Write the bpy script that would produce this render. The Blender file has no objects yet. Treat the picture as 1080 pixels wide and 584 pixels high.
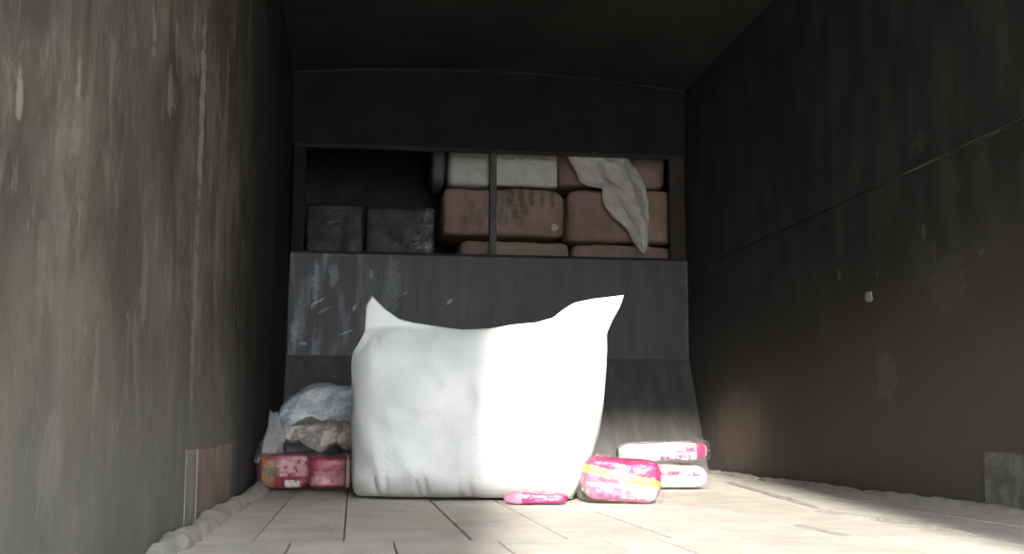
import bpy, bmesh, math, random
from mathutils import Vector, Matrix, noise

random.seed(7)
SC = bpy.context.scene
COL = SC.collection

# ------------------------------------------------------------------ camera
F_PX, YAW, PITCH, ROLL, CAM_H = 1243.0, 0.1326, 0.1264, 0.0035, 0.2309
_f = Vector((math.sin(YAW) * math.cos(PITCH), math.cos(YAW) * math.cos(PITCH), math.sin(PITCH)))
_r0 = Vector((math.cos(YAW), -math.sin(YAW), 0))
_u0 = _r0.cross(_f)
_r = _r0 * math.cos(ROLL) + _u0 * math.sin(ROLL)
_u = -_r0 * math.sin(ROLL) + _u0 * math.cos(ROLL)
CAM_O = Vector((0, 0, CAM_H))
cam_d = bpy.data.cameras.new('camera')
cam_d.sensor_width = 36.0
cam_d.lens = F_PX / 1080.0 * 36.0
cam_d.clip_start = 0.02
cam = bpy.data.objects.new('camera', cam_d)
COL.objects.link(cam)
cam.matrix_world = Matrix(((_r.x, _u.x, -_f.x, 0), (_r.y, _u.y, -_f.y, 0), (_r.z, _u.z, -_f.z, CAM_H), (0, 0, 0, 1)))
SC.camera = cam

# ------------------------------------------------------------------ light
SUN_STRENGTH, SKY_STRENGTH = 15.0, 26.0
SUN_SIDE, SUN_DROP = 0.15, 0.293            # metres sideways / down per metre of depth
world = bpy.data.worlds.new('sky')
SC.world = world
world.use_nodes = True
bg = world.node_tree.nodes['Background']
bg.inputs[0].default_value = (0.93, 0.97, 1.0, 1)
bg.inputs[1].default_value = SKY_STRENGTH
sun_d = bpy.data.lights.new('sun', 'SUN')
sun_d.energy = SUN_STRENGTH
sun_d.color = (1.0, 0.94, 0.85)
sun_d.angle = math.radians(3.0)
sun = bpy.data.objects.new('sun', sun_d)
COL.objects.link(sun)
sun.rotation_euler = Vector((SUN_SIDE, 1.0, -SUN_DROP)).to_track_quat('-Z', 'Y').to_euler()
sun.location = (-2, -8, 6)
vs = SC.view_settings
vs.view_transform = 'Standard'
vs.look = 'None'
vs.gamma = 1.0
vs.use_curve_mapping = False
vs.exposure = 0.0

# ------------------------------------------------------------------ dimensions (metres)
XL, XR, YB, YF, YD = -0.3587, 1.8413, 6.365, 7.45, -0.80     # left, right, bulkhead, front end, door end
H, Z1, Z2, Z3 = 2.15, 1.745, 1.160, 0.601                    # roof, opening top, opening bottom, plate bottom
YK = 6.03                                                    # foot of the sloping kick plate


def ray(x, y):
    return (_f * F_PX + _r * (x - 540.0) + _u * (292.0 - y)).normalized()


def at(x, y, Y):
    d = ray(x, y)
    return CAM_O + d * (Y / d.y)


def at_floor(x, y, z=0.0):
    d = ray(x, y)
    return CAM_O + d * ((z - CAM_H) / d.z)


def at_side(x, y, X):
    d = ray(x, y)
    return CAM_O + d * (X / d.x)


# ------------------------------------------------------------------ object helpers
def tag(o, label=None, cat=None, group=None, kind=None):
    if label: o['label'] = label
    if cat: o['category'] = cat
    if group: o['group'] = group
    if kind: o['kind'] = kind
    return o


def link(name, me, parent=None):
    o = bpy.data.objects.new(name, me)
    COL.objects.link(o)
    if parent is not None:
        o.parent = parent
    return o


def empty(name, loc=(0, 0, 0), rz=0.0):
    o = link(name, None)
    o.location = loc
    o.rotation_euler = (0, 0, rz)
    return o


def mesh(name, verts, faces, mat, parent=None, smooth=False):
    me = bpy.data.meshes.new(name)
    me.from_pydata([tuple(v) for v in verts], [], faces)
    me.materials.append(mat)
    bm = bmesh.new()
    bm.from_mesh(me)
    bmesh.ops.recalc_face_normals(bm, faces=bm.faces)
    bm.to_mesh(me)
    bm.free()
    if smooth:
        me.polygons.foreach_set('use_smooth', [True] * len(me.polygons))
    me.update()
    return link(name, me, parent)


def box(name, lo, hi, mat, parent=None, bevel=0.0):
    bm = bmesh.new()
    bmesh.ops.create_cube(bm, size=1.0)
    for v in bm.verts:
        v.co = Vector([lo[i] + (v.co[i] + 0.5) * (hi[i] - lo[i]) for i in range(3)])
    if bevel > 0:
        bmesh.ops.bevel(bm, geom=bm.edges[:], offset=bevel, segments=1, affect='EDGES')
    me = bpy.data.meshes.new(name)
    bm.to_mesh(me)
    bm.free()
    me.materials.append(mat)
    return link(name, me, parent)


def rounded_block(n=14, roundness=0.5):
    """unit cube surface (-1..1) as grid, eased towards a ball; verts, faces"""
    bm = bmesh.new()
    bmesh.ops.create_cube(bm, size=2.0)
    bmesh.ops.subdivide_edges(bm, edges=bm.edges[:], cuts=n, use_grid_fill=True)
    vs_, fs_ = [], []
    for i, v in enumerate(bm.verts):
        v.index = i
        p = v.co.copy()
        m = max(abs(p.x), abs(p.y), abs(p.z))
        pw = 2.0 + 10.0 * (1 - roundness)
        L = (abs(p.x) ** pw + abs(p.y) ** pw + abs(p.z) ** pw) ** (1.0 / pw)
        vs_.append(p * (m / L))
    for f in bm.faces:
        fs_.append([v.index for v in f.verts])
    bm.free()
    return vs_, fs_


def lump(name, half, mat, parent=None, n=14, roundness=0.5, amp=0.01, freq=6.0, seed=0.0, shape=None, base=True):
    """soft stuffed block; origin at its base centre when base"""
    V, Fc = rounded_block(n, roundness)
    out = []
    for p in V:
        q = Vector((p.x * half[0], p.y * half[1], p.z * half[2]))
        nrm = Vector((p.x / half[0], p.y / half[1], p.z / half[2])).normalized()
        s = q * freq + Vector((seed, seed * 1.7, seed * 0.3))
        d = noise.noise(s) * amp + noise.noise(s * 2.7) * amp * 0.45 + (1 - abs(noise.noise(s * 1.6)) * 2) * amp * 0.3
        if p.z < -0.9:
            d *= 0.15
        q = q + nrm * d
        if shape:
            q = shape(p, q)
        out.append(q)
    for ax in range(3):                      # noise must not change the overall size
        lo_, hi_ = min(q[ax] for q in out), max(q[ax] for q in out)
        if not shape or base == 'exact':
            k_ = 2 * half[ax] / (hi_ - lo_)
            for q in out:
                q[ax] = (q[ax] - (lo_ + hi_) / 2) * k_
    if base:
        zmin = min(q.z for q in out)
        out = [Vector((q.x, q.y, q.z - zmin)) for q in out]
    return mesh(name, out, Fc, mat, parent, smooth=True)


# ------------------------------------------------------------------ material helpers
class NT:
    def __init__(self, name, rough=0.8, spec=0.3, metallic=0.0):
        self.m = bpy.data.materials.new(name)
        self.m.use_nodes = True
        self.t = self.m.node_tree
        self.b = self.t.nodes['Principled BSDF']
        self.b.inputs['Roughness'].default_value = rough
        self.b.inputs['Specular IOR Level'].default_value = spec
        self.b.inputs['Metallic'].default_value = metallic
        self.tc = self.t.nodes.new('ShaderNodeTexCoord')
        self._sep = {}

    def n(self, k):
        return self.t.nodes.new(k)

    def l(self, a, b):
        self.t.links.new(a, b)

    def _in(self, sock, v):
        if isinstance(v, bpy.types.NodeSocket):
            self.l(v, sock)
        else:
            sock.default_value = v

    def coord(self, kind='Object', scale=(1, 1, 1), off=(0, 0, 0)):
        mp = self.n('ShaderNodeMapping')
        mp.inputs['Scale'].default_value = scale
        mp.inputs['Location'].default_value = off
        self.l(self.tc.outputs[kind], mp.inputs['Vector'])
        return mp.outputs[0]

    def xyz(self, kind='Object'):
        if kind not in self._sep:
            s = self.n('ShaderNodeSeparateXYZ')
            self.l(self.tc.outputs[kind], s.inputs[0])
            self._sep[kind] = s.outputs
        return self._sep[kind]

    def math(self, op, a, b=0.0, c=0.0, clamp=False):
        m = self.n('ShaderNodeMath')
        m.operation = op
        m.use_clamp = clamp
        self._in(m.inputs[0], a)
        self._in(m.inputs[1], b)
        self._in(m.inputs[2], c)
        return m.outputs[0]

    def noise(self, scale=5.0, detail=5.0, rough=0.6, vscale=(1, 1, 1), kind='Object', off=(0, 0, 0), distort=0.0):
        t = self.n('ShaderNodeTexNoise')
        t.inputs['Scale'].default_value = scale
        t.inputs['Detail'].default_value = detail
        t.inputs['Roughness'].default_value = rough
        t.inputs['Distortion'].default_value = distort
        self.l(self.coord(kind, vscale, off), t.inputs['Vector'])
        return t.outputs['Fac']

    def ramp(self, fac, lo, hi, a=0.0, b=1.0):
        r = self.n('ShaderNodeMapRange')
        r.interpolation_type = 'SMOOTHSTEP'
        self._in(r.inputs['Value'], fac)
        r.inputs['From Min'].default_value = lo
        r.inputs['From Max'].default_value = hi
        r.inputs['To Min'].default_value = a
        r.inputs['To Max'].default_value = b
        return r.outputs[0]

    def mix(self, fac, a, b):
        m = self.n('ShaderNodeMix')
        m.data_type = 'RGBA'
        self._in(m.inputs[0], fac)
        for s, v in ((m.inputs[6], a), (m.inputs[7], b)):
            if isinstance(v, bpy.types.NodeSocket):
                self.l(v, s)
            else:
                s.default_value = (v[0], v[1], v[2], 1)
        return m.outputs[2]

    def band(self, s, lo, hi, soft=0.01):
        return self.math('MULTIPLY', self.ramp(s, lo - soft, lo + soft), self.ramp(s, hi - soft, hi + soft, 1, 0))

    def strokes(self, a, b, items, wobble=0.25, wfreq=25.0, wscale=(1, 1, 1)):
        """soft-edged marks with a shape of their own: (centre a, centre b, half a, half b, shear, strength)"""
        w = self.math('MULTIPLY_ADD', self.noise(wfreq, 4, 0.65, wscale), 2 * wobble, -wobble)
        tot = None
        for (ca, cb, ha, hb, sh, st) in items:
            db = self.math('SUBTRACT', b, cb)
            da = self.math('MULTIPLY_ADD', db, -sh, self.math('SUBTRACT', a, ca))
            qa = self.math('DIVIDE', da, ha)
            qb = self.math('DIVIDE', db, hb)
            q = self.math('ADD', self.math('MULTIPLY', qa, qa), self.math('MULTIPLY', qb, qb))
            q = self.math('MULTIPLY_ADD', w, 4.0, q)
            k = self.ramp(q, 0.1, 1.2, st, 0.0)
            tot = k if tot is None else self.math('MAXIMUM', tot, k)
        return tot

    def color(self, c):
        self._in(self.b.inputs['Base Color'], c if isinstance(c, bpy.types.NodeSocket) else (c[0], c[1], c[2], 1))
        return self

    def rough(self, r):
        self._in(self.b.inputs['Roughness'], r)
        return self

    def bump(self, h, dist=0.01, strength=0.5):
        bp = self.n('ShaderNodeBump')
        bp.inputs['Distance'].default_value = dist
        bp.inputs['Strength'].default_value = strength
        self.l(h, bp.inputs['Height'])
        self.l(bp.outputs[0], self.b.inputs['Normal'])
        return self


def srgb(r, g, b):
    f = lambda c: (c / 255.0 / 12.92) if c <= 10 else (((c / 255.0) + 0.055) / 1.055) ** 2.4
    return (f(r), f(g), f(b))


# walls -----------------------------------------------------------------
def wall_left_mat():
    m = NT('scuffed_grey_brown_sheet', 0.75, 0.3)
    a, b = m.xyz()[1], m.xyz()[2]
    streak = m.noise(5.0, 6, 0.65, (1, 0.75, 0.55), distort=0.6)
    fine = m.noise(14.0, 6, 0.7, (1, 0.8, 0.5), off=(0, 3, 1), distort=0.6)
    cloud = m.noise(1.6, 4, 0.55, off=(2, 1, 0))
    c = m.mix(m.ramp(streak, 0.34, 0.68), (0.037, 0.033, 0.028), (0.158, 0.141, 0.121))
    c = m.mix(m.ramp(fine, 0.50, 0.74, 0, 0.75), c, (0.25, 0.235, 0.21))
    scr = m.noise(34.0, 5, 0.7, (1, 0.55, 0.4), off=(0, 1, 4), distort=1.2)
    c = m.mix(m.ramp(scr, 0.60, 0.74, 0, 0.7), c, (0.30, 0.285, 0.26))
    c = m.mix(m.ramp(scr, 0.24, 0.36, 0.6, 0.0), c, (0.025, 0.023, 0.02))
    c = m.mix(m.ramp(cloud, 0.4, 0.7, 0, 0.7), c, (0.066, 0.060, 0.053))
    # dusty grey-green film along the bottom of the sheet, with a ragged upper edge
    edge = m.math('MULTIPLY_ADD', streak, 0.30, b)
    c = m.mix(m.ramp(edge, 0.20, 0.62, 0.58, 0.0), c, (0.195, 0.195, 0.174))
    st = []
    for (x, y, w, h, sh, s) in ((17, 98, 4, 34, 0, .8), (81, 85, 3, 26, 0, .8), (84, 150, 9, 70, 0, .35), (161, 38, 2.5, 24, 0, .7),
                                (178, 95, 3, 30, -.2, .55), (213, 120, 3, 120, .02, .9), (205, 330, 2.5, 110, .02, .5),
                                (262, 40, 1.2, 40, 0, .6), (268, 200, 2, 40, 0, .5), (98, 400, 3, 80, .05, .35), (150, 300, 4, 50, 0, .3),
                                (240, 90, 2, 60, -.25, .4), (40, 290, 5, 60, 0, .25)):
        p = at_side(x, y, XL)
        ha = abs(at_side(x + w, y, XL).y - p.y)
        hb = abs(at_side(x, y + h, XL).z - p.z)
        st.append((p.y, p.z, ha, hb, 0.0, s))
    c = m.mix(m.strokes(a, b, st, 0.55, 34, (1, 0.35, 1)), c, (0.26, 0.25, 0.228))
    inner = m.math('MULTIPLY_ADD', streak, -1.6, a)            # sheet colour goes to near black deeper in, with a ragged edge
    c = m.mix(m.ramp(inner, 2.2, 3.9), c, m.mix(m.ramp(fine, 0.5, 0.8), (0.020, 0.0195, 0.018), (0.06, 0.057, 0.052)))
    m.color(c)
    m.bump(fine, 0.006, 0.5)
    return m.m


def wall_right_mat():
    m = NT('soot_black_painted_sheet', 0.7, 0.25)
    a, b = m.xyz()[1], m.xyz()[2]
    streak = m.noise(5.0, 5, 0.6, (1, 1.2, 0.6))
    fine = m.noise(22.0, 6, 0.75, (1, 1.0, 0.6), off=(0, 5, 1))
    c = m.mix(m.ramp(streak, 0.35, 0.7), (0.020, 0.0192, 0.0175), (0.046, 0.043, 0.039))
    edge = m.math('MULTIPLY_ADD', streak, 0.5, b)
    c = m.mix(m.ramp(edge, 0.35, 1.25, 0.75, 0.0), c, (0.092, 0.084, 0.074))
    c = m.mix(m.ramp(fine, 0.60, 0.80, 0, 0.35), c, (0.10, 0.10, 0.094))
    st = []
    for (x, y, w, h, s) in ((885, 290, 2, 6, .6), (974, 245, 2, 10, .45), (1035, 267, 4, 5, .35), (970, 150, 10, 15, .22), (935, 395, 12, 30, .25),
                            (800, 450, 2, 40, .35), (1000, 300, 20, 40, .16), (925, 288, 2, 6, .4), (985, 265, 3, 14, .25)):
        p = at_side(x, y, XR)
        ha = abs(at_side(x + w, y, XR).y - p.y)
        hb = abs(at_side(x, y + h, XR).z - p.z)
        st.append((p.y, p.z, ha, hb, 0.0, s))
    c = m.mix(m.strokes(a, b, st, 0.5, 30, (1, 0.6, 1)), c, (0.15, 0.148, 0.135))
    # warm bounced sunlight painted in as a brown patch low down near the bulkhead
    bounce = at_side(778, 455, XR)
    c = m.mix(m.strokes(a, b, [(bounce.y, bounce.z, 0.45, 0.22, 0, 0.7)], 0.2, 9), c, (0.17, 0.125, 0.09))
    m.color(c)
    m.bump(fine, 0.005, 0.4)
    return m.m


def plain_dark(name, lo, hi, rough=0.7, spec=0.3, scale=6.0, bump=0.003, vs_=(1, 1, 1)):
    m = NT(name, rough, spec)
    t = m.noise(scale, 6, 0.65, vs_)
    m.color(m.mix(m.ramp(t, 0.35, 0.7), lo, hi))
    m.bump(m.noise(scale * 4, 5, 0.7), bump, 0.5)
    return m.m


def plate_mat():
    m = NT('scratched_blue_grey_plate', 0.5, 0.4)
    a, b = m.xyz()[0], m.xyz()[2]
    run = m.noise(6.0, 5, 0.6, (2.4, 1, 0.45))
    spk = m.noise(30.0, 5, 0.7, off=(1, 0, 2))
    c = m.mix(m.ramp(run, 0.35, 0.72), (0.040, 0.043, 0.047), (0.058, 0.062, 0.067))
    c = m.mix(m.math('MULTIPLY', m.ramp(run, 0.45, 0.7), m.ramp(a, -0.36, 0.45, 0.9, 0.0)), c, (0.18, 0.195, 0.215))
    c = m.mix(m.ramp(spk, 0.66, 0.8, 0, 0.3), c, (0.2, 0.2, 0.2))
    st = []
    for (x, y, w, h, sh, s) in ((335, 318, 3, 4, -1.5, .95), (366, 350, 3, 3.5, -2.2, 1.0), (330, 323, 2, 3, -.5, .7), (319, 362, 6, 2.2, .8, .7), (374, 324, 1.8, 5, -.4, .7), (310, 350, 4, 14, 0, .35),
                                (333, 300, 4, 22, 0, .5), (352, 290, 6, 16, 0, .35), (391, 290, 2, 6, 0, .5), (428, 309, 2, 2, -1, .45),
                                (474, 318, 2.5, 3.5, -.8, .8), (380, 363, 2, 4, 0, .7), (342, 327, 3, 5, -1.5, .4), (318, 330, 5, 35, 0, .25), (416, 300, 8, 30, 0, .2)):
        p = at(x, y, YB)
        ha = abs(at(x + w, y, YB).x - p.x)
        hb = abs(at(x, y + h, YB).z - p.z)
        st.append((p.x, p.z, ha, hb, -sh, s))
    c = m.mix(m.strokes(a, b, st, 0.45, 60), c, (0.33, 0.35, 0.37))
    m.color(c)
    m.bump(m.math('ADD', run, spk), 0.006, 0.5)
    return m.m


def floor_mat(k):
    m = NT('dusty_plank_wood', 0.9, 0.15)
    grain = m.noise(5.0, 6, 0.65, (4.0, 0.5, 1), off=(k * 3.1, k, 0))
    dust = m.noise(7.0, 6, 0.6, off=(k * 1.3, 0, k))
    tone = 0.94 + 0.05 * k
    c = m.mix(m.ramp(dust, 0.3, 0.7), tuple(tone * q for q in (0.57, 0.53, 0.475)), tuple(tone * q for q in (0.70, 0.655, 0.59)))
    c = m.mix(m.ramp(grain, 0.6, 0.75, 0, 0.3), c, (0.36, 0.32, 0.27))
    c = m.mix(m.ramp(m.noise(26.0, 4, 0.7, off=(k, k, 0)), 0.68, 0.78, 0, 0.35), c, (0.32, 0.29, 0.25))
    m.color(c)
    m.bump(m.math('ADD', grain, dust), 0.01, 0.5)
    return m.m


def soft_mat(name, c1, c2, rough=0.85, scale=8.0, weave=0.0, bump=0.006, spec=0.2, sheen=0.0):
    m = NT(name, rough, spec)
    t = m.noise(scale, 5, 0.6)
    m.color(m.mix(m.ramp(t, 0.35, 0.7), c1, c2))
    h = m.noise(scale * 2.5, 5, 0.65, distort=0.6)
    if weave:
        w = m.n('ShaderNodeTexWave')
        w.inputs['Scale'].default_value = weave
        w.inputs['Distortion'].default_value = 1.5
        m.l(m.coord(), w.inputs['Vector'])
        h = m.math('MULTIPLY_ADD', w.outputs['Fac'], 0.12, h)
    m.bump(h, bump, 0.6)
    return m.m


def film_mat(name='clear_plastic_film', lo=0.035, hi=0.42, milky=0.25):
    m = bpy.data.materials.new(name)
    m.use_nodes = True
    t = m.node_tree
    t.nodes.clear()
    out = t.nodes.new('ShaderNodeOutputMaterial')
    tr = t.nodes.new('ShaderNodeBsdfTransparent')
    tr.inputs[0].default_value = (0.97, 0.97, 0.97, 1)
    gl = t.nodes.new('ShaderNodeBsdfGlossy')
    gl.inputs['Roughness'].default_value = 0.12
    gl.inputs['Color'].default_value = (0.95, 0.96, 0.97, 1)
    df = t.nodes.new('ShaderNodeBsdfDiffuse')
    df.inputs[0].default_value = (0.8, 0.79, 0.77, 1)
    mx = t.nodes.new('ShaderNodeMixShader')
    mx2 = t.nodes.new('ShaderNodeMixShader')
    mx2.inputs[0].default_value = milky
    nz = t.nodes.new('ShaderNodeTexNoise')
    nz.inputs['Scale'].default_value = 26
    nz.inputs['Distortion'].default_value = 1.4
    bp = t.nodes.new('ShaderNodeBump')
    bp.inputs['Distance'].default_value = 0.02
    bp.inputs['Strength'].default_value = 0.9
    mr = t.nodes.new('ShaderNodeMapRange')
    mr.inputs['From Min'].default_value = 0.50
    mr.inputs['From Max'].default_value = 0.75
    mr.inputs['To Min'].default_value = lo
    mr.inputs['To Max'].default_value = hi
    L = t.links.new
    L(nz.outputs['Fac'], bp.inputs['Height'])
    L(bp.outputs[0], gl.inputs['Normal'])
    L(nz.outputs['Fac'], mr.inputs['Value'])
    L(gl.outputs[0], mx2.inputs[1])
    L(df.outputs[0], mx2.inputs[2])
    L(mr.outputs[0], mx.inputs[0])
    L(tr.outputs[0], mx.inputs[1])
    L(mx2.outputs[0], mx.inputs[2])
    L(mx.outputs[0], out.inputs[0])
    return m


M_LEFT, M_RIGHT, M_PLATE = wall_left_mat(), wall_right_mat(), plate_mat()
M_BLACK = plain_dark('sooty_black_paint', (0.011, 0.011, 0.0105), (0.019, 0.019, 0.018), 0.8, 0.15)
M_FARLEFT = plain_dark('near_black_end_sheet', (0.018, 0.018, 0.017), (0.045, 0.043, 0.040), 0.8, 0.15, 5.0, 0.003, (1, 2, 0.5))  # darker end sheet, carrying on the left wall's ramp to near black
M_CEIL = plain_dark('smoke_dark_roof_sheet', (0.034, 0.033, 0.031), (0.050, 0.049, 0.046), 0.8, 0.2, 3.0)
M_KICK = plain_dark('dark_grey_kick_plate', (0.060, 0.059, 0.057), (0.095, 0.093, 0.090), 0.65, 0.3, 7.0, 0.003, (2, 1, 0.6))
M_FRAME = plain_dark('worn_dark_frame_steel', (0.016, 0.0155, 0.015), (0.032, 0.030, 0.029), 0.7, 0.25, 18.0)
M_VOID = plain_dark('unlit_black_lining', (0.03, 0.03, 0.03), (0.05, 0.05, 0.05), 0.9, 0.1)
M_WELD = plain_dark('pale_weld_bead', (0.07, 0.067, 0.06), (0.17, 0.16, 0.145), 0.7, 0.2, 40.0)
M_PATCH_B = soft_mat('brown_patch_board', (0.19, 0.148, 0.118), (0.27, 0.212, 0.172), 0.85, 9.0)
M_PATCH_P = soft_mat('pale_patch_board', (0.20, 0.188, 0.168), (0.29, 0.275, 0.25), 0.85, 9.0)
M_PATCH_G = soft_mat('grey_patch_cement', (0.11, 0.108, 0.10), (0.20, 0.196, 0.184), 0.9, 16.0, bump=0.01)
M_MORTAR = soft_mat('dusty_mortar', (0.34, 0.32, 0.285), (0.47, 0.445, 0.40), 0.95, 14.0, bump=0.015)
M_FLOOR = [floor_mat(k) for k in range(3)]
M_DIRT = plain_dark('packed_dirt', (0.16, 0.145, 0.125), (0.34, 0.31, 0.27), 0.95, 0.1, 20.0)
M_GROUND = plain_dark('yard_concrete', (0.26, 0.25, 0.23), (0.36, 0.345, 0.32), 0.95, 0.1, 2.0)
M_FILM = film_mat()
M_FILM_FOLDED = film_mat('folded_plastic_film', 0.3, 0.75, 0.6)

# ------------------------------------------------------------------ the setting
tag(box('ground', (-25, -30, -1.30), (25, 20, -1.22), M_GROUND), kind='structure')

# floor: a dirt bed and the planks on it
floor = tag(box('floor', (XL - 0.05, YD, -0.10), (XR + 0.05, YB, -0.012), M_DIRT), kind='structure')
seams_far = [XL - 0.04, -0.200, -0.015, 0.250, 0.455, 0.680, 0.850, 1.055, 1.340, 1.600, XR + 0.04]
seams_near = [XL - 0.04, -0.120, 0.085, 0.300, 0.520, 0.640, 0.815, 1.075, 1.330, 1.580, XR + 0.04]
YJ = 2.47
for row, seams in ((0, seams_near), (1, seams_far)):
    for i in range(len(seams) - 1):
        y0, y1 = (YD, YJ - 0.001 - random.uniform(0, 0.002)) if row == 0 else (YJ + random.uniform(0.0, 0.003), YB - 0.02)
        g = random.uniform(0.0016, 0.0034)
        z = random.uniform(-0.0012, 0.0) if row == 0 else random.uniform(-0.0045, -0.002)
        box('plank', (seams[i] + g, y0, -0.012), (seams[i + 1] - g, y1, z), M_FLOOR[(i * 2 + row) % 3], floor, bevel=0.0015)


def ridge(name, p0, p1, rad, mat, parent, seed, flat=0.8, n=26, k=10, amp=0.35):
    """a lumpy rounded strip lying on the floor between two points"""
    p0, p1 = Vector(p0), Vector(p1)
    d = (p1 - p0)
    side = Vector((d.y, -d.x, 0)).normalized()
    V, Fc = [], []
    for i in range(n + 1):
        t = i / n
        c = p0 + d * t
        e = (1 - abs(2 * t - 1) ** 6) ** 0.5
        for j in range(k + 1):
            th = math.pi * j / k
            nz = 1 + amp * noise.noise(Vector((t * d.length * 9 + seed, math.cos(th) * 0.8, math.sin(th) * 0.8 + seed))) + 0.3 * amp * noise.noise(Vector((t * d.length * 31 + seed, math.cos(th) * 2.2, seed - math.sin(th) * 2.2)))
            r = rad * e * nz + 0.001
            V.append(c + side * math.cos(th) * r + Vector((0, 0, math.sin(th) * r * flat)))
    for i in range(n):
        for j in range(k):
            a = i * (k + 1) + j
            Fc.append([a, a + 1, a + k + 2, a + k + 1])
    for i in (0, n):
        Fc.append([i * (k + 1) + j for j in range(k + 1)])
    return mesh(name, V, Fc, mat, parent, smooth=True)


bl = tag(empty('baseboard_left'), kind='structure')
for q, (a, b, r) in enumerate((((140, 592), (213, 563), .030), ((200, 566), (262, 527), .028), ((252, 529), (284, 511), .030))):
    pa, pb = at_floor(*a), at_floor(*b)
    pa.x = pb.x = XL + 0.026
    pa.x += 0.010 * (q - 1)
    ridge('mortar_ridge', (pa.x, pa.y, -0.004), (pb.x, pb.y, -0.004), r, M_MORTAR, bl, q * 3.3, 1.0, 40, 12, 0.45)
ridge('mortar_ridge', (XL + 0.02, -0.7, -0.004), (XL + 0.02, at_floor(140, 592).y, -0.004), 0.03, M_MORTAR, bl, 11.0)
br = tag(empty('baseboard_right'), kind='structure')
yy = [YD + 0.1, 3.05, 4.1, 5.2, 6.05]
for q in range(4):
    ridge('mortar_ridge', (XR - 0.012, yy[q], -0.004), (XR - 0.012, yy[q + 1] + 0.02, -0.004), 0.026, M_MORTAR, br, 20 + q * 2.1, 0.7, 70, 8, 0.5)
# ridges of swept dust on the planks beside the right wall
for q, (a, b, r) in enumerate((((858, 538), (1030, 562), .020), ((765, 507), (868, 536), .015), ((835, 552), (905, 566), .012))):
    pa, pb = at_floor(*a), at_floor(*b)
    rd = ridge('dust_ridge', (pa.x, pa.y, -0.006), (pb.x, pb.y, -0.006), r, M_MORTAR, floor, 40 + q * 5, 0.5, 40, 8, 0.6)

# left wall
wl = tag(box('wall_left', (XL - 0.06, YD, -0.10), (XL - 0.012, YF, H + 0.12), M_BLACK), kind='structure')
YS1, YS2 = 2.642, 5.20
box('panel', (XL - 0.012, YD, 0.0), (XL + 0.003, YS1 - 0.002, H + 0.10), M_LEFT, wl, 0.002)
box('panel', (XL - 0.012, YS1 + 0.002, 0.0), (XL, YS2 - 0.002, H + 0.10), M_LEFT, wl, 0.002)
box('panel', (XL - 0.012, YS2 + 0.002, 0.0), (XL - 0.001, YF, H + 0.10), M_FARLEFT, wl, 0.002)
zt = at_side(193, 474, XL).z
wb = ridge('weld_bead', (0, 0, 0), (H - zt - 0.05, 0, 0), 0.012, M_WELD, wl, 5.0, 0.6, 60, 6, 0.8)
wb.rotation_euler = (0, -math.pi / 2, 0)
wb.location = (XL, YS1, zt + 0.02)
# repair boards at the foot of the left wall
y_a, y_b, y_c = at_side(191, 500, XL).y, at_side(206, 500, XL).y, at_side(243, 500, XL).y
tag(box('repair_board', (XL, YS1 + 0.006, 0.0), (XL + 0.0025, y_b, zt), M_PATCH_P, wl, 0.003))['label'] = 'pale narrow repair board'
tag(box('repair_board', (XL, y_b + 0.003, 0.0), (XL + 0.004, (y_b + y_c) / 2, zt - 0.002), M_PATCH_B, wl, 0.003))['label'] = 'brown repair board'
tag(box('repair_board', (XL, (y_b + y_c) / 2 + 0.003, 0.0), (XL + 0.0035, y_c, zt + 0.001), M_PATCH_B, wl, 0.003))['label'] = 'brown repair board'

# right wall
wr = tag(box('wall_right', (XR + 0.012, YD, -0.10), (XR + 0.06, YF, H + 0.12), M_BLACK), kind='structure')
ZS = 1.0876
box('panel', (XR, YD, 0.0), (XR + 0.012, YF, ZS - 0.002), M_RIGHT, wr, 0.002)
box('panel', (XR - 0.003, YD, ZS + 0.002), (XR + 0.012, YF, H + 0.10), M_RIGHT, wr, 0.002)
p = at_side(950, 185, XR)
sb = ridge('weld_bead', (XR - 0.001, YD + .05, ZS), (XR - 0.001, p.y, ZS), 0.007, plain_dark('bright_weld_bead', (0.12, 0.115, 0.105), (0.32, 0.31, 0.29), 0.6, 0.3, 30.0), wr, 8.0, 0.6, 60, 6, 0.8)
yg = at_side(1040, 500, XR).y
zg = at_side(1044, 476, XR).z
o = box('repair_patch', (XR - 0.008, yg - 0.9, 0.0), (XR, yg, zg), M_PATCH_G, wr, 0.004)
o['label'] = 'rough grey repair patch'
p = at_side(917, 313, XR)
V = [Vector((XR - 0.001, p.y + a, p.z + b)) for a, b in ((-.030, -.014), (-.012, -.020), (.022, -.014), (.027, .006), (.008, .020), (-.022, .017))]
V2 = [v + Vector((-0.004, 0, 0)) for v in V]
o = mesh('paint_chip', V + V2, [[0, 1, 2, 3, 4, 5], [6, 7, 8, 9, 10, 11]] + [[i, (i + 1) % 6, (i + 1) % 6 + 6, i + 6] for i in range(6)],
         soft_mat('pale_pink_chip', (0.30, 0.24, 0.22), (0.38, 0.31, 0.29)), wr)
o['label'] = 'pale pink paint chip'


# roof: slightly arched sheet
def roof_z(x):
    t = (x - XL) / (XR - XL) * 2 - 1
    return H + 0.062 * (1 - t * t) + 0.02 * (0.5 - 0.5 * t) - 0.012


NX = 24
V, Fc = [], []
for i in range(NX + 1):
    x = XL - 0.05 + (XR - XL + 0.10) * i / NX
    for (yv, dz) in ((YD, 0), (YF, 0), (YF, 0.03), (YD, 0.03)):
        V.append(Vector((x, yv, roof_z(x) + dz)))
for i in range(NX):
    a = i * 4
    for j in range(4):
        Fc.append([a + j, a + (j + 1) % 4, a + 4 + (j + 1) % 4, a + 4 + j])
Fc += [[0, 1, 2, 3], [NX * 4 + j for j in range(4)]]
ceil = tag(mesh('ceiling', V, Fc, M_CEIL), kind='structure')

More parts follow.
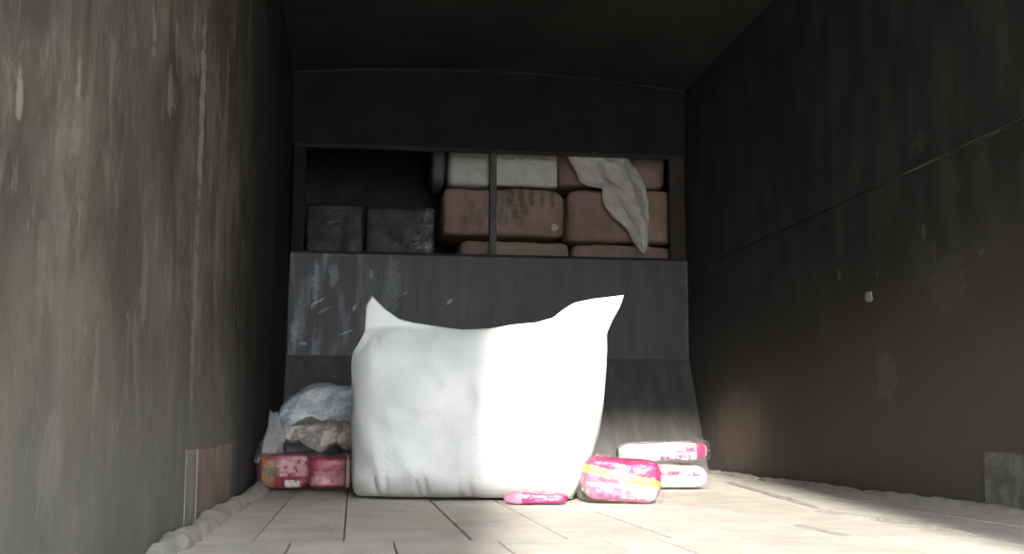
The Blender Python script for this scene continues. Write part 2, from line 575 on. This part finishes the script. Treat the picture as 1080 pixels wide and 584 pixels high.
# bulkhead at the head of the load bay
wbk = tag(empty('wall_back', (0, 0, 0)), kind='structure')
V, Fc = [], []
for i in range(NX + 1):
    x = XL + (XR - XL) * i / NX
    for (yv, z) in ((YB, Z1), (YB + 0.03, Z1), (YB + 0.03, roof_z(x)), (YB, roof_z(x))):
        V.append(Vector((x, yv, z)))
for i in range(NX):
    a = i * 4
    for j in range(4):
        Fc.append([a + j, a + (j + 1) % 4, a + 4 + (j + 1) % 4, a + 4 + j])
Fc += [[0, 1, 2, 3], [NX * 4 + j for j in range(4)]]
mesh('header_panel', V, Fc, M_BLACK, wbk)
# arched bead where header meets roof
V, Fc = [], []
for i in range(NX + 1):
    x = XL + (XR - XL) * i / NX
    z = roof_z(x)
    for (dy, dz) in ((0, -0.002), (-0.012, -0.002), (-0.012, -0.014), (0, -0.014)):
        V.append(Vector((x, YB + dy, z + dz)))
for i in range(NX):
    a = i * 4
    for j in range(4):
        Fc.append([a + j, a + (j + 1) % 4, a + 4 + (j + 1) % 4, a + 4 + j])
Fc += [[0, 1, 2, 3], [NX * 4 + j for j in range(4)]]
mesh('roof_bead', V, Fc, M_FRAME, wbk)
box('steel_plate', (XL + 0.004, YB - 0.004, Z3), (XR - 0.008, YB + 0.03, Z2), M_PLATE, wbk, 0.003)
V = [(XL, YB - 0.006, Z3 + 0.004), (XR, YB - 0.006, Z3 + 0.004), (XR, YK, 0), (XL, YK, 0),
     (XL, YB + 0.03, Z3 + 0.004), (XR, YB + 0.03, Z3 + 0.004), (XR, YB + 0.03, 0), (XL, YB + 0.03, 0)]
mesh('kick_plate', V, [[0, 1, 2, 3], [4, 5, 6, 7], [0, 1, 5, 4], [3, 2, 6, 7], [0, 3, 7, 4], [1, 2, 6, 5]], M_KICK, wbk)
XO0, XO1 = at(322, 210, YB).x, at(706, 210, YB).x
zl = lambda x, y: at(x, y, YB).z
box('frame_post', (XL + 0.01, YB - 0.012, Z2), (XO0, YB + 0.03, Z1), M_BLACK, wbk, 0.003)
box('frame_post', (XO1, YB - 0.012, Z2), (XR - 0.012, YB + 0.03, Z1), plain_dark('brownish_post_steel', (0.026, 0.022, 0.019), (0.042, 0.034, 0.029), 0.7, 0.2, 12.0), wbk, 0.003)
box('frame_rail', (XL + 0.01, YB - 0.014, Z1 - 0.010), (XR - 0.012, YB + 0.01, Z1 + 0.012), M_FRAME, wbk, 0.003)
box('frame_rail', (XL + 0.01, YB - 0.012, Z2 - 0.006), (XR - 0.012, YB + 0.01, Z2 + 0.008), M_FRAME, wbk, 0.003)
xb0, xb1 = at(516.5, 215, YB).x, at(523.5, 215, YB).x
box('upright_bar', (xb0, YB - 0.010, Z2), (xb1, YB + 0.022, Z1), plain_dark('rubbed_brown_bar', (0.06, 0.054, 0.05), (0.10, 0.092, 0.086), 0.6, 0.3, 18.0), wbk, 0.004)
box('corner_strip', (XR - 0.014, YB - 0.012, Z3), (XR - 0.002, YB - 0.002, Z2), M_WELD, wbk, 0.002)
# the space beyond the bulkhead opening
ZR = 1.00
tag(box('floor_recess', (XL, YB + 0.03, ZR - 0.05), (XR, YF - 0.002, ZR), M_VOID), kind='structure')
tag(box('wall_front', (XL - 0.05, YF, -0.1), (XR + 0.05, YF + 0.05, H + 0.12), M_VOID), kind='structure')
# rear door: one leaf shut on the right, a jamb on the left
JL, JR = -0.185, 0.84
d1 = tag(box('door_1', (JR, YD - 0.06, -0.10), (XR + 0.06, YD - 0.01, H + 0.12), M_KICK, None, 0.004), kind='structure')
for zz in (0.25, 1.05, 1.85):
    box('door_rib', (JR + 0.02, YD - 0.01, zz), (XR, YD + 0.02, zz + 0.06), M_FRAME, d1, 0.004)
tag(box('trim_1', (XL - 0.06, YD - 0.06, -0.10), (JL, YD - 0.001, H + 0.12), M_KICK), kind='structure')

# ------------------------------------------------------------------ the big white sack
def resample(pts, n):
    L = [0.0]
    for a, b in zip(pts, pts[1:]):
        L.append(L[-1] + (b - a).length)
    out, k = [], 0
    for i in range(n + 1):
        s = L[-1] * i / n
        while k < len(L) - 2 and L[k + 1] < s:
            k += 1
        t = (s - L[k]) / max(1e-9, L[k + 1] - L[k])
        out.append(pts[k].lerp(pts[k + 1], min(1, t)))
    return out


SK_A, SK_B = Vector((0.03, 4.00)), Vector((0.72, 3.80))       # foot line of the sack's middle plane
sk_dir = (SK_B - SK_A).normalized()
sk_n = Vector((sk_dir.y, -sk_dir.x))                          # towards the door


def on_sack(x, y):
    d = ray(x, y)
    n3 = Vector((sk_n.x, sk_n.y, 0))
    t = (Vector((SK_A.x, SK_A.y, 0)) - CAM_O).dot(n3) / d.dot(n3)
    q = CAM_O + d * t
    return Vector(((Vector((q.x, q.y)) - SK_A).dot(sk_dir), q.z))


def make_sack():
    NU, NV = 110, 84
    left = [on_sack(*q) for q in ((380, 521), (372, 506), (370, 480), (372, 450), (375, 410), (378, 386), (381, 374), (389, 363), (394, 353), (395.5, 338), (396, 326), (403, 315))]
    right = [on_sack(*q) for q in ((604, 522), (614, 509), (625, 488), (632, 460), (638, 425), (641, 395), (643, 370), (643, 354), (650, 339), (657, 327), (661, 315))]
    top = [on_sack(*q) for q in ((403, 315), (409, 322), (417, 330), (430, 339), (445, 343), (470, 347), (495, 350), (520, 349), (545, 345), (570, 343), (588, 338), (598, 330), (609, 323), (628, 319), (645, 317), (661, 315))]
    left[0].y = right[0].y = 0.0
    bot = [left[0].lerp(right[0], i / 8) for i in range(9)]
    Lc, Rc, Tc, Bc = resample(left, NV), resample(right, NV), resample(top, NU), resample(bot, NU)
    # lateral smoothing of the corner-y outlines
    x0, x1 = on_sack(375, 430).x, on_sack(640, 430).x
    zt_ = on_sack(500, 347).y
    xm, hx, zm, hz = (x0 + x1) / 2, (x1 - x0) / 2, zt_ / 2, zt_ / 2
    D = 0.215
    earL, earR = on_sack(408, 352), on_sack(622, 350)
    tucks = [on_sack(*q) + Vector((0, 0)) for q in ((409, 512), (421, 512), (452, 515), (461, 510), (493, 518), (505, 516), (560, 520))]

    def thick(q):
        xn = min(1, abs((q.x - xm) / hx))
        zn = (q.y - zm) / hz
        fx = max(0, 1 - xn ** 4.0) ** 0.5
        fz = max(0, 1 - min(1, abs(zn)) ** (6.0 if zn < 0 else 3.0)) ** 0.5
        return D * fx * fz

    V, idx = [], {}
    for side in (0, 1):
        for j in range(NV + 1):
            for i in range(NU + 1):
                s, t = i / NU, j / NV
                border = i in (0, NU) or j in (0, NV)
                if side == 1 and border:
                    idx[(1, i, j)] = idx[(0, i, j)]
                    continue
                q = (Lc[j] * (1 - s) + Rc[j] * s) + (Bc[i] * (1 - t) + Tc[i] * t) \
                    - (Bc[0] * (1 - s) * (1 - t) + Bc[NU] * s * (1 - t) + Tc[0] * (1 - s) * t + Tc[NU] * s * t)
                e = (16 * s * (1 - s) * t * (1 - t)) ** 0.25
                T = thick(q) + 0.010 * e
                w = Vector((q.x * 3.2, q.y * 3.2, side * 7.0))
                damp = min(1, T / 0.08)
                if not border:
                    T += damp * (0.022 * noise.noise(w) + 0.014 * noise.noise(w * 2.1) + 0.007 * noise.noise(w * 5.0))
                    # crumple ridges
                    T += damp * 0.015 * (1 - 2 * abs(noise.noise(Vector((q.x * 7, q.y * 3.5, 3 + side)))))
                    for ear, amp in ((earL, 0.010), (earR, 0.012)):
                        dv = q - ear
                        r = dv.length
                        th = math.atan2(dv.y, dv.x)
                        T += amp * math.exp(-r / 0.10) * math.sin(7 * th + 1.0) * min(1, r / 0.04)
                    if side == 0:
                        for tk in tucks:
                            dx = q.x - tk.x - 0.15 * (q.y - tk.y)
                            T -= 0.022 * math.exp(-(dx / 0.008) ** 2) * math.exp(-((q.y - tk.y + 0.01) / 0.045) ** 2)
                        # crease below the right ear
                        cr = on_sack(634, 385)
                        dx = (q.x - cr.x) - 0.55 * (q.y - cr.y)
                        T -= 0.02 * math.exp(-(dx / 0.012) ** 2) * math.exp(-((q.y - cr.y) / 0.06) ** 2)
                    T = max(T, 0.003)
                off = T if side == 0 else -T
                # the top seam lies towards the front edge, so the top slopes away behind it
                k_ = min(1, max(0, (q.y - zt_ + 0.36) / 0.38))
                lean = 0.12 * k_ * k_ * (3 - 2 * k_) + 0.08 * max(0, q.y - zt_)
                if side == 0:
                    off = (max(off, 0) ** 3 + lean ** 3) ** (1 / 3) - lean
                P = SK_A + sk_dir * q.x + sk_n * (off + lean)
                idx[(side, i, j)] = len(V)
                V.append(Vector((P.x, P.y, max(q.y, 0.0))))
    Fc = []
    for side in (0, 1):
        for j in range(NV):
            for i in range(NU):
                f = [idx[(side, i, j)], idx[(side, i + 1, j)], idx[(side, i + 1, j + 1)], idx[(side, i, j + 1)]]
                Fc.append(f if side == 0 else f[::-1])
    c = SK_A.lerp(SK_B, 0.5)
    V = [v - Vector((c.x, c.y, 0)) for v in V]
    m = NT('white_woven_sacking', 0.75, 0.25)
    t = m.noise(6.0, 5, 0.6)
    col = m.mix(m.ramp(t, 0.3, 0.75), (0.72, 0.735, 0.73), (0.83, 0.84, 0.835))
    z = m.xyz()[2]
    col = m.mix(m.math('MULTIPLY', m.ramp(z, 0.0, 0.10, 0.6, 0.0), m.ramp(m.noise(11.0, 5, 0.65), 0.4, 0.7)), col, (0.62, 0.59, 0.54))
    m.color(col)
    m.bump(m.math('ADD', m.noise(8.0, 5, 0.55, (1, 1, 0.8), distort=0.5), m.math('MULTIPLY', m.noise(120.0, 2, 0.5), 0.12)), 0.016, 0.7)
    o = mesh('woven_sack', V, Fc, m.m, None, smooth=True)
    o.location = (c.x, c.y, 0.0)
    sub = o.modifiers.new('smooth', 'SMOOTH')
    sub.factor = 0.4
    sub.iterations = 2
    return tag(o, 'large stuffed white woven sack with two pointed corner ears standing on the floor', 'sack')


make_sack()

# ------------------------------------------------------------------ bales and boxes beyond the opening
def burlap(name, k, print_marks=None):
    m = NT(name, 0.9, 0.1)
    t = m.noise(7.0, 6, 0.6, off=(k, k * 2, 0))
    c = m.mix(m.ramp(t, 0.3, 0.72), (0.225, 0.155, 0.124), (0.30, 0.214, 0.175))
    if print_marks:
        a, b = m.xyz()[0], m.xyz()[2]
        c = m.mix(m.math('MULTIPLY', m.strokes(a, b, print_marks, 0.3, 30), m.ramp(m.noise(40.0, 4, 0.7), 0.2, 0.6)), c, (0.085, 0.07, 0.062))
    m.color(c)
    m.bump(m.math('ADD', m.noise(18.0, 5, 0.65), m.math('MULTIPLY', m.noise(110.0, 2, 0.5), 0.3)), 0.012, 0.6)
    return m.m


def bale(px0, px1, pz_top, pz_bot, Y, dep, label, k, marks=None, z0=None, rz=0.0):
    """stuffed bale whose front face stands at depth Y between two sight lines"""
    a, b = at(px0, 215, Y), at(px1, 215, Y)
    zt_ = at((px0 + px1) / 2, pz_top, Y).z if pz_top is not None else Z1 + 0.12
    zb = z0 if z0 is not None else at((px0 + px1) / 2, pz_bot, Y).z
    w, h = (b.x - a.x), zt_ - zb

    def shp(p, q):
        # stitched seam ring near both ends and a slight sag
        e = abs(p.x)
        q.y *= 1 - 0.05 * math.exp(-((e - 0.93) / 0.03) ** 2)
        return q
    mk = None
    if marks:
        mk = [((x - 0.5) * w, zz * h, hx_ * 1.4, hz_ * 1.25, sh, s * 0.85) for (x, zz, hx_, hz_, sh, s) in marks]
    o = lump('burlap_bale', (w / 2, dep / 2, h / 2), burlap('burlap_cloth', k, mk), None, 18, 0.12, 0.018, 5.0, k * 4.7, shp, 'exact')
    o.location = ((a.x + b.x) / 2, Y + dep / 2, zb)
    o.rotation_euler = (0, 0, rz)
    tag(o, label, 'bale', 'burlap bales stacked beyond the bulkhead opening')
    return o, zt_


YBA = 6.50
# bottom row, middle row, top row; left column then right column
_, zA = bale(485, 602, 250, None, YBA, 0.52, 'brown burlap bale at the foot of the stack behind the thin upright bar', 1, z0=ZR)
marks = [(0.18, .30, .018, .05, 0, .5), (0.24, .45, .015, .07, 0, .45), (0.30, .30, .02, .06, 0, .5), (0.42, .75, .018, .06, 0, .9), (0.47, .5, .014, .09, .1, .7),
         (0.54, .75, .02, .05, 0, .9), (0.58, .45, .018, .06, -.1, .8), (0.63, .78, .016, .06, 0, .9), (0.66, .5, .02, .05, 0, .7), (0.71, .78, .014, .06, 0, .9),
         (0.80, .78, .010, .07, 0, .8), (0.88, .77, .010, .07, 0, .8), (0.50, .33, .02, .04, 0, .6), (0.61, .28, .03, .03, 0, .6), (0.35, .6, .015, .08, 0, .5)]
_, zB = bale(466, 598.5, 194, None, YBA - 0.03, 0.55, 'wide brown burlap bale with smudged dark print crossed by the upright bar', 2, marks, z0=zA)
_, zC = bale(602.5, 716, 256, None, YBA, 0.52, 'brown burlap bale at the foot of the stack beneath the hanging cloth tip', 3, z0=ZR)
_, zD = bale(599, 716, 196, None, YBA, 0.50, 'brown burlap bale on the right half covered by the hanging crumpled cloth', 4, z0=zC)
_, zE = bale(589, 704, None, None, YBA + 0.05, 0.48, 'topmost brown burlap bale behind the upper end of the hanging cloth', 5, z0=zD)

q = at(585.5, 240, YBA - 0.036)
ob = bpy.data.objects['burlap_bale.001']
V = [Vector((a_, c_ , b_)) for c_ in (-0.004, 0.006) for a_, b_ in ((-.022, -.012), (-.004, -.022), (.020, -.006), (.010, .020), (-.016, .022))]
sc = mesh('torn_tag', V, [[0, 1, 2, 3, 4], [5, 6, 7, 8, 9]] + [[i, (i + 1) % 5, (i + 1) % 5 + 5, i + 5] for i in range(5)], soft_mat('torn_paper', (0.34, 0.31, 0.29), (0.48, 0.45, 0.42), scale=40.0), ob)
sc.location = (q.x - ob.location.x, q.y - ob.location.y + 0.006, q.z - ob.location.z)
sc['label'] = 'torn white paper tag'


def white_carton_mat(name, lines):
    m = NT(name, 0.8, 0.2)
    c = m.mix(m.ramp(m.noise(14.0, 5, 0.6), 0.35, 0.7), (0.44, 0.425, 0.395), (0.54, 0.525, 0.49))
    a, b = m.xyz()[0], m.xyz()[2]
    c = m.mix(m.math('MULTIPLY', m.strokes(a, b, lines, 0.35, 60), m.ramp(m.noise(55.0, 3, 0.7, (1, 1, .5)), 0.35, 0.55)), c, (0.10, 0.10, 0.105))
    m.color(c)
    m.bump(m.noise(9.0, 5, 0.6, distort=1.0), 0.01, 0.5)
    return m.m


# white carton (right of the bar) and white parcel (left of the bar)
Yc = YBA + 0.02
a, b = at(522, 180, Yc), at(588, 180, Yc)
w = b.x - a.x
hh = 0.24
mat = white_carton_mat('white_printed_carton', [(-.10, .155, .045, .007, 0, .9), (-.03, .158, .02, .006, 0, .7), (.09, .160, .05, .006, 0, .6), (.03, .13, .03, .005, 0, .35)])
car = empty('white_carton', ((a.x + b.x) / 2, Yc + 0.2, zB))
box('carton_body', (-w / 2, -0.2, 0), (w / 2, 0.2, hh), mat, car, 0.008)
box('flap_edge', (-0.013, -0.203, 0.02), (-0.009, -0.199, hh - 0.01), soft_mat('carton_seam', (.40, .38, .35), (.46, .44, .41)), car)
tag(car, 'white printed carton on the bale just right of the upright bar', 'carton')
a, b = at(472, 180, Yc + .03), at(519, 180, Yc + .03)
w = b.x - a.x
mat = white_carton_mat('white_parcel_wrap', [(.03, .165, .035, .007, 0, .8), (.02, .135, .05, .005, 0, .4), (.06, .10, .03, .005, 0, .3)])
o = lump('white_parcel', (w / 2, 0.20, 0.135), mat, None, 14, 0.30, 0.008, 7.0, 9.0)
o.location = ((a.x + b.x) / 2, Yc + 0.23, zB)
tag(o, 'white wrapped parcel with rounded corners left of the upright bar', 'parcel')

a, b = at(453, 180, Yc + .20), at(469, 180, Yc + .20)
o = lump('grey_bundle', ((b.x - a.x) / 2, 0.16, 0.16), soft_mat('grey_wrap', (0.09, 0.09, 0.088), (0.15, 0.15, 0.147), 0.7), None, 12, 0.8, 0.006, 8.0, 3.0)
o.location = ((a.x + b.x) / 2, Yc + 0.22, zB)
tag(o, 'grey rounded bundle peeping out left of the white wrapped parcel', 'bundle')

# black wrapped parcels standing left in the opening
def black_wrap(k):
    m = NT('crinkled_black_wrap', 0.38, 0.5)
    t = m.noise(10.0, 6, 0.7, off=(k, 0, k), distort=0.8)
    g = m.xyz('Generated')[0]
    t2 = m.noise(7.0, 5, 0.7, off=(k * 2, 1, k))
    c = m.mix(m.ramp(t, 0.42, 0.72), (0.018, 0.018, 0.018), (0.06, 0.061, 0.062))
    if k > 1.5:
        c = m.mix(m.math('MULTIPLY', m.ramp(t2, 0.45, 0.62), m.ramp(g, 0.45, 0.9, 0.1, 0.9)), c, (0.20, 0.215, 0.225))  # pale glints painted into the colour, stronger towards the right end
    m.color(c)
    m.bump(t, 0.03, 0.8)
    return m.m


for (x0, x1, y0, lab, k) in ((322, 384.5, 213, 'dull black wrapped box in the left corner of the opening', 1.0),
                             (384.5, 459, 216, 'shiny crinkled black wrapped box next to the burlap bales', 2.0)):
    Y = YB + 0.06
    a, b = at(x0, 240, Y), at(x1, 240, Y)
    h = at((x0 + x1) / 2, y0, Y).z - ZR
    o = lump('wrapped_box', ((b.x - a.x) / 2 - 0.001, 0.20, h / 2), black_wrap(k), None, 16, -2.0, 0.007, 9.0, k * 6)
    o.location = ((a.x + b.x) / 2, Y + 0.205, ZR)
    tag(o, lab, 'box', 'black wrapped boxes in the opening')

# hanging crumpled cloth
def make_cloth():
    NU, NV = 30, 56
    Yh = YBA - 0.085
    P2 = lambda q: at(q[0], q[1], Yh)
    L = [P2(q) for q in ((596, 163), (600, 172), (607, 182), (612, 192), (622, 196), (634, 198), (636, 212), (645, 230), (658, 240), (667, 254), (673, 265))]
    R = [P2(q) for q in ((660, 163), (666, 171), (673, 181), (680, 194), (683, 210), (684, 222), (684.5, 234), (684, 245), (683, 254), (682, 262), (679, 268))]
    L, R = resample(L, NV), resample(R, NV)
    V, Fc = [], []
    for j in range(NV + 1):
        for i in range(NU + 1):
            s, t = i / NU, j / NV
            q = L[j].lerp(R[j], s)
            # long folds converging at the tip, plus crumples
            fold = 0.018 * math.sin(s * 15 + 2.5 * math.sin(t * 4) + 1.0) * (1 - 0.5 * t)
            cr = 0.026 * noise.noise(Vector((q.x * 16, q.z * 12, 1.0))) + 0.018 * (1 - 2 * abs(noise.noise(Vector((q.x * 22 + q.z * 12, q.z * 16, 4.0)))))
            curl = 0.020 * math.sin(math.pi * s)
            back = 0.0
            V.append(Vector((q.x, q.y - fold - cr - curl + back, q.z)))
    for j in range(NV):
        for i in range(NU):
            a = j * (NU + 1) + i
            Fc.append([a, a + 1, a + NU + 2, a + NU + 1])
    c = Vector(((L[0].x + R[0].x) / 2, Yh, L[-1].z))
    V = [v - c for v in V]
    m = soft_mat('crumpled_whitish_cloth', (0.40, 0.385, 0.355), (0.52, 0.50, 0.465), 0.7, 12.0, bump=0.02)
    o = mesh('hanging_cloth', V, Fc, m, None, smooth=True)
    o.location = c
    so = o.modifiers.new('thickness', 'SOLIDIFY')
    so.thickness = 0.005
    tag(o, 'crumpled off-white cloth hanging over the right burlap bales', 'cloth')


make_cloth()

# ------------------------------------------------------------------ packets
def packet_mat(name, base, bands=(), prints=(), rough=0.35):
    """bands: (axis, lo, hi, colour) over generated coords; prints: (axis u, axis v, lo u, hi u, lo v, hi v, colour) speckled lettering-like print"""
    m = NT(name, rough, 0.5)
    g = list(m.xyz('Generated'))
    g.append(m.math('MULTIPLY_ADD', g[0], 0.30, m.math('SUBTRACT', g[2], 0.15)))      # axis 3: height, slanting down to the right
    cur = (base[0], base[1], base[2])
    for (ax, lo, hi, colr) in bands:
        cur = m.mix(m.band(g[ax], lo, hi, 0.012), cur, colr)
    for (au, av, u0, u1, v0, v1, colr) in prints:
        k = m.math('MULTIPLY', m.band(g[au], u0, u1), m.band(g[av], v0, v1))
        k = m.math('MULTIPLY', k, m.ramp(m.noise(60.0, 3, 0.6, (1.0, 1.0, 0.7)), 0.38, 0.52))
        cur = m.mix(k, cur, colr)
    m.color(cur)
    m.bump(m.noise(18.0, 4, 0.6, distort=1.2), 0.012, 0.6)
    return m.m


def packet(name, half, mat, parent, loc, rot=(0, 0, 0), seed=1.0, n=14, amp=0.006, fin=0.85):
    """pillow pack: stuffed middle, flattened sealed ends"""
    def shp(p, q):
        e = abs(p.x)
        k = 1.0 if e < 0.72 else 1.0 - fin * ((e - 0.72) / 0.28) ** 1.6
        if fin:
            q.z *= k
            q.y *= 0.86 + 0.14 * k
        return q
    o = lump(name, half, mat, parent, n, 0.42, amp, 14.0, seed, shp, base=True)
    o.location = loc
    o.rotation_euler = rot
    return o


def film_bag(half, parent, loc, rot=(0, 0, 0), seed=1.0, amp=0.012, tail=None):
    def shp(p, q):
        if tail is not None:
            # gather one end into a pulled-up neck
            k = max(0.0, (tail[0] * p.x - 0.55) / 0.45)
            q.z = q.z * (1 - 0.6 * k * k) + tail[1] * k ** 3
            q.y *= 1 - 0.55 * k * k
        return q
    o = lump('clear_film', half, M_FILM, parent, 16, 0.35, amp, 17.0, seed, shp, base=True)
    o.location = loc
    o.rotation_euler = rot
    o['label'] = 'clear crumpled plastic film'
    return o


HOT, YEL, WHT = (0.36, 0.006, 0.085), (0.34, 0.28, 0.055), (0.52, 0.495, 0.475)

# pink and yellow pack in clear film, right of the sack
c0 = at_floor(654, 530)
t = empty('film_wrapped_pack', (c0.x, c0.y + 0.015, 0.0), math.radians(-8))
pk = packet_mat('pink_yellow_print', (0.34, 0.07, 0.13), bands=((3, 0.66, 1.30, HOT), (3, 0.47, 0.66, YEL)),
                prints=((0, 2, .06, .94, .08, .40, (0.42, 0.30, 0.32)), (0, 2, .3, .9, .50, .60, (0.5, 0.30, 0.15)), (0, 2, .1, .5, .05, .3, (0.42, 0.03, 0.13))))
packet('pack', (0.120, 0.075, 0.064), pk, t, (0, 0, 0.006), (0, math.radians(4), 0), 3.0, fin=0.35)
film_bag((0.130, 0.084, 0.071), t, (0, 0, 0.0), (0, math.radians(3), 0), 5.0, 0.010)
tag(t, 'pink pack with a yellow stripe in clear film touching the white sack', 'pack')

# white packs with pink ends stacked near the right corner
c0 = at_floor(706, 516)
wp = lambda nm, pr, b_: packet_mat(nm, WHT, bands=b_, prints=pr)
m_low = wp('white_pink_print_low', ((0, 2, .05, .9, .50, .72, (0.28, 0.02, 0.085)), (0, 2, .1, .45, .2, .35, (0.3, 0.24, 0.24)), (0, 2, .05, .6, .78, .9, (0.25, 0.22, 0.2))), ((0, .955, 1.01, (0.7, 0.3, 0.42)),))
m_top = wp('white_pink_print_top', ((0, 2, .62, .86, .40, .75, (0.28, 0.02, 0.085)), (0, 2, .45, .80, .05, .30, (0.28, 0.02, 0.085)), (0, 1, .55, .85, .1, .6, (0.28, 0.02, 0.085))),
           ((0, .86, .97, (0.32, 0.01, 0.085)),))
t = empty('white_pink_pack', (c0.x, c0.y + 0.13, 0.0), math.radians(-6))
packet('pack', (0.165, 0.12, 0.042), m_low, t, (0, 0, 0.004), (0, 0, 0), 8.0, fin=0.4)
film_bag((0.178, 0.13, 0.046), t, (0.002, 0, 0.0), (0, 0, 0), 9.0, 0.008)
tag(t, 'lower white pack with faint pink print under the pink-ended pack', 'pack', 'white and pink packs by the right wall')
t2 = empty('white_pink_pack', (c0.x, c0.y + 0.12, 0.101), math.radians(-9))
packet('pack', (0.168, 0.115, 0.034), m_top, t2, (0, 0, 0.003), (0, math.radians(-2), 0), 12.0, fin=0.3)
film_bag((0.176, 0.122, 0.038), t2, (0.004, 0, 0.0), (0, math.radians(-2), 0), 13.0, 0.008)
tag(t2, 'upper white pack with a pink right end lying on another pack', 'pack', 'white and pink packs by the right wall')

# pink pack peeking out from under the sack
c0 = at_floor(570, 532.5)
o = packet('flat_pack', (0.095, 0.045, 0.015), packet_mat('flat_pink_print', (0.32, 0.012, 0.085), bands=((0, 0.0, 0.3, (0.5, 0.16, 0.26)),), prints=((0, 1, .3, .8, .1, .9, (0.5, 0.28, 0.33)),)),
           None, (c0.x, c0.y + 0.095, 0.0), (0, 0, math.radians(-12)), 17.0, fin=0.5)
tag(o, 'flattened pink pack squashed under the bottom edge of the white sack', 'pack')

# red packs in a clear bag, left of the sack
c0 = at_floor(322, 518)
t = empty('bagged_red_packs', (c0.x, c0.y + 0.13, 0.0), math.radians(6))
m1 = packet_mat('red_orange_print', (0.27, 0.012, 0.034), bands=((0, .08, .30, (0.26, 0.12, 0.03)), (2, .80, 1.0, (0.32, 0.05, 0.08))),
                prints=((0, 2, .35, .95, .35, .9, (0.50, 0.24, 0.27)), (0, 2, .05, .4, .35, .6, (0.10, 0.09, 0.04)), (0, 2, .5, .8, .05, .25, (0.7, 0.62, 0.6))))
m2 = packet_mat('deep_pink_print', (0.28, 0.014, 0.048), bands=((0, .74, .80, (0.75, 0.66, 0.64)),),
                prints=((0, 2, .1, .7, .1, .5, (0.42, 0.15, 0.20)), (0, 2, .2, .7, .55, .9, (0.40, 0.06, 0.12))))
packet('pack', (0.090, 0.10, 0.061), m1, t, (-0.085, 0, 0.006), (0, 0, 0), 21.0, amp=0.012, fin=0.3)['label'] = 'red and orange pack'
packet('pack', (0.090, 0.10, 0.057), m2, t, (0.090, -0.01, 0.006), (0, 0, 0), 25.0, amp=0.012, fin=0.3)['label'] = 'deep pink pack'
film_bag((0.188, 0.115, 0.066), t, (-0.002, 0, 0.0), (0, 0, 0), 23.0, 0.010)
# gathered neck of the bag, pulled up at its left end
V, Fc = [], []
NK, KK = 16, 14
nk0, nk1 = Vector((-0.150, 0.02, 0.10)), Vector((-0.128, 0.06, 0.285))
for i in range(NK + 1):
    tt = i / NK
    c = nk0.lerp(nk1, tt) + Vector((0.016 * math.sin(tt * 3), 0, 0))
    rad = 0.052 * (1 - tt) ** 0.8 + 0.012 + 0.016 * max(0, tt - 0.7)
    for j in range(KK):
        th = 2 * math.pi * j / KK
        r = rad * (1 + 0.28 * math.sin(5 * th + 2 * tt) + 0.25 * noise.noise(Vector((math.cos(th) * 2, math.sin(th) * 2, tt * 5))))
        V.append(c + Vector((math.cos(th) * r * 0.8, math.sin(th) * r, 0.02 * noise.noise(Vector((th, tt * 6, 2))))))
for i in range(NK):
    for j in range(KK):
        a = i * KK + j
        b = i * KK + (j + 1) % KK
        Fc.append([a, b, b + KK, a + KK])
o = mesh('bag_neck', V, Fc, M_FILM_FOLDED, t, smooth=True)
o['label'] = 'twisted clear bag neck'
tag(t, 'red and pink packs in a clear bag at the foot of the left wall', 'packs')

# crumpled beige sheet lying on the red packs
def crumple(p, q):
    s = Vector((q.x * 13 + 3, q.y * 9, q.z * 9))
    q.z += 0.030 * noise.noise(s) + 0.018 * (1 - 2 * abs(noise.noise(s * 1.8)))
    q.y += 0.020 * noise.noise(s + Vector((9, 0, 0)))
    # the left part thins out to a pointed flap and the middle sags in front
    k = max(0, -p.x - 0.1) / 0.9
    q.z = q.z * (1 - 0.45 * k) - 0.004 * k
    q.z -= 0.030 * math.exp(-((p.x + 0.15) / 0.25) ** 2) * max(0, -p.y)
    return q


m = NT('crumpled_beige_sheet', 0.6, 0.3)
tn = m.noise(13.0, 6, 0.7, distort=1.2)
m.color(m.mix(m.ramp(tn, 0.42, 0.6), (0.23, 0.21, 0.185), (0.60, 0.555, 0.48)))
m.bump(tn, 0.03, 0.8)
o = lump('crumpled_sheet', (0.165, 0.13, 0.046), m.m, None, 20, 0.45, 0.008, 12.0, 31.0, crumple)
pc = at(338, 482, 4.62)
o.location = (pc.x, 4.64, 0.122)
o.rotation_euler = (0, math.radians(4), 0)
tag(o, 'crumpled beige and grey plastic sheet draped over the red packs', 'sheet')


# pale blue bundle behind
def folds(p, q):
    q.y -= 0.018 * math.sin(Vector((q.x - 0.28, q.z + 0.25)).length * 95 + 2 * noise.noise(q * 5)) * (1 if p.y < 0 else 0)
    q.z -= 0.13 * max(0, -p.x - 0.25) ** 2
    if p.z > 0.6:
        q.z += 0.010 * noise.noise(q * 24)
    return q


m = NT('pale_blue_white_wrap', 0.5, 0.4)
tn = m.noise(9.0, 5, 0.65, (1.0, 1, 2.2), distort=0.8)
c = m.mix(m.ramp(tn, 0.38, 0.68), (0.40, 0.44, 0.48), (0.74, 0.76, 0.77))
c = m.mix(m.ramp(m.noise(4.0, 4, 0.5, off=(3, 1, 0)), 0.45, 0.65, 0, 0.5), c, (0.36, 0.45, 0.58))
m.color(c)
m.bump(m.noise(15.0, 5, 0.6, (1.2, 1, 2), distort=1.0), 0.025, 0.8)
a = at(294, 440, 5.05)
zt_ = at(340, 416, 5.05).z
o = lump('blue_bundle', (0.27, 0.20, zt_ / 2), m.m, None, 20, 0.62, 0.012, 7.0, 41.0, folds)
o.location = (a.x + 0.27, 5.12, 0.0)
tag(o, 'pale blue and white plastic bundle behind the red packs', 'bundle')
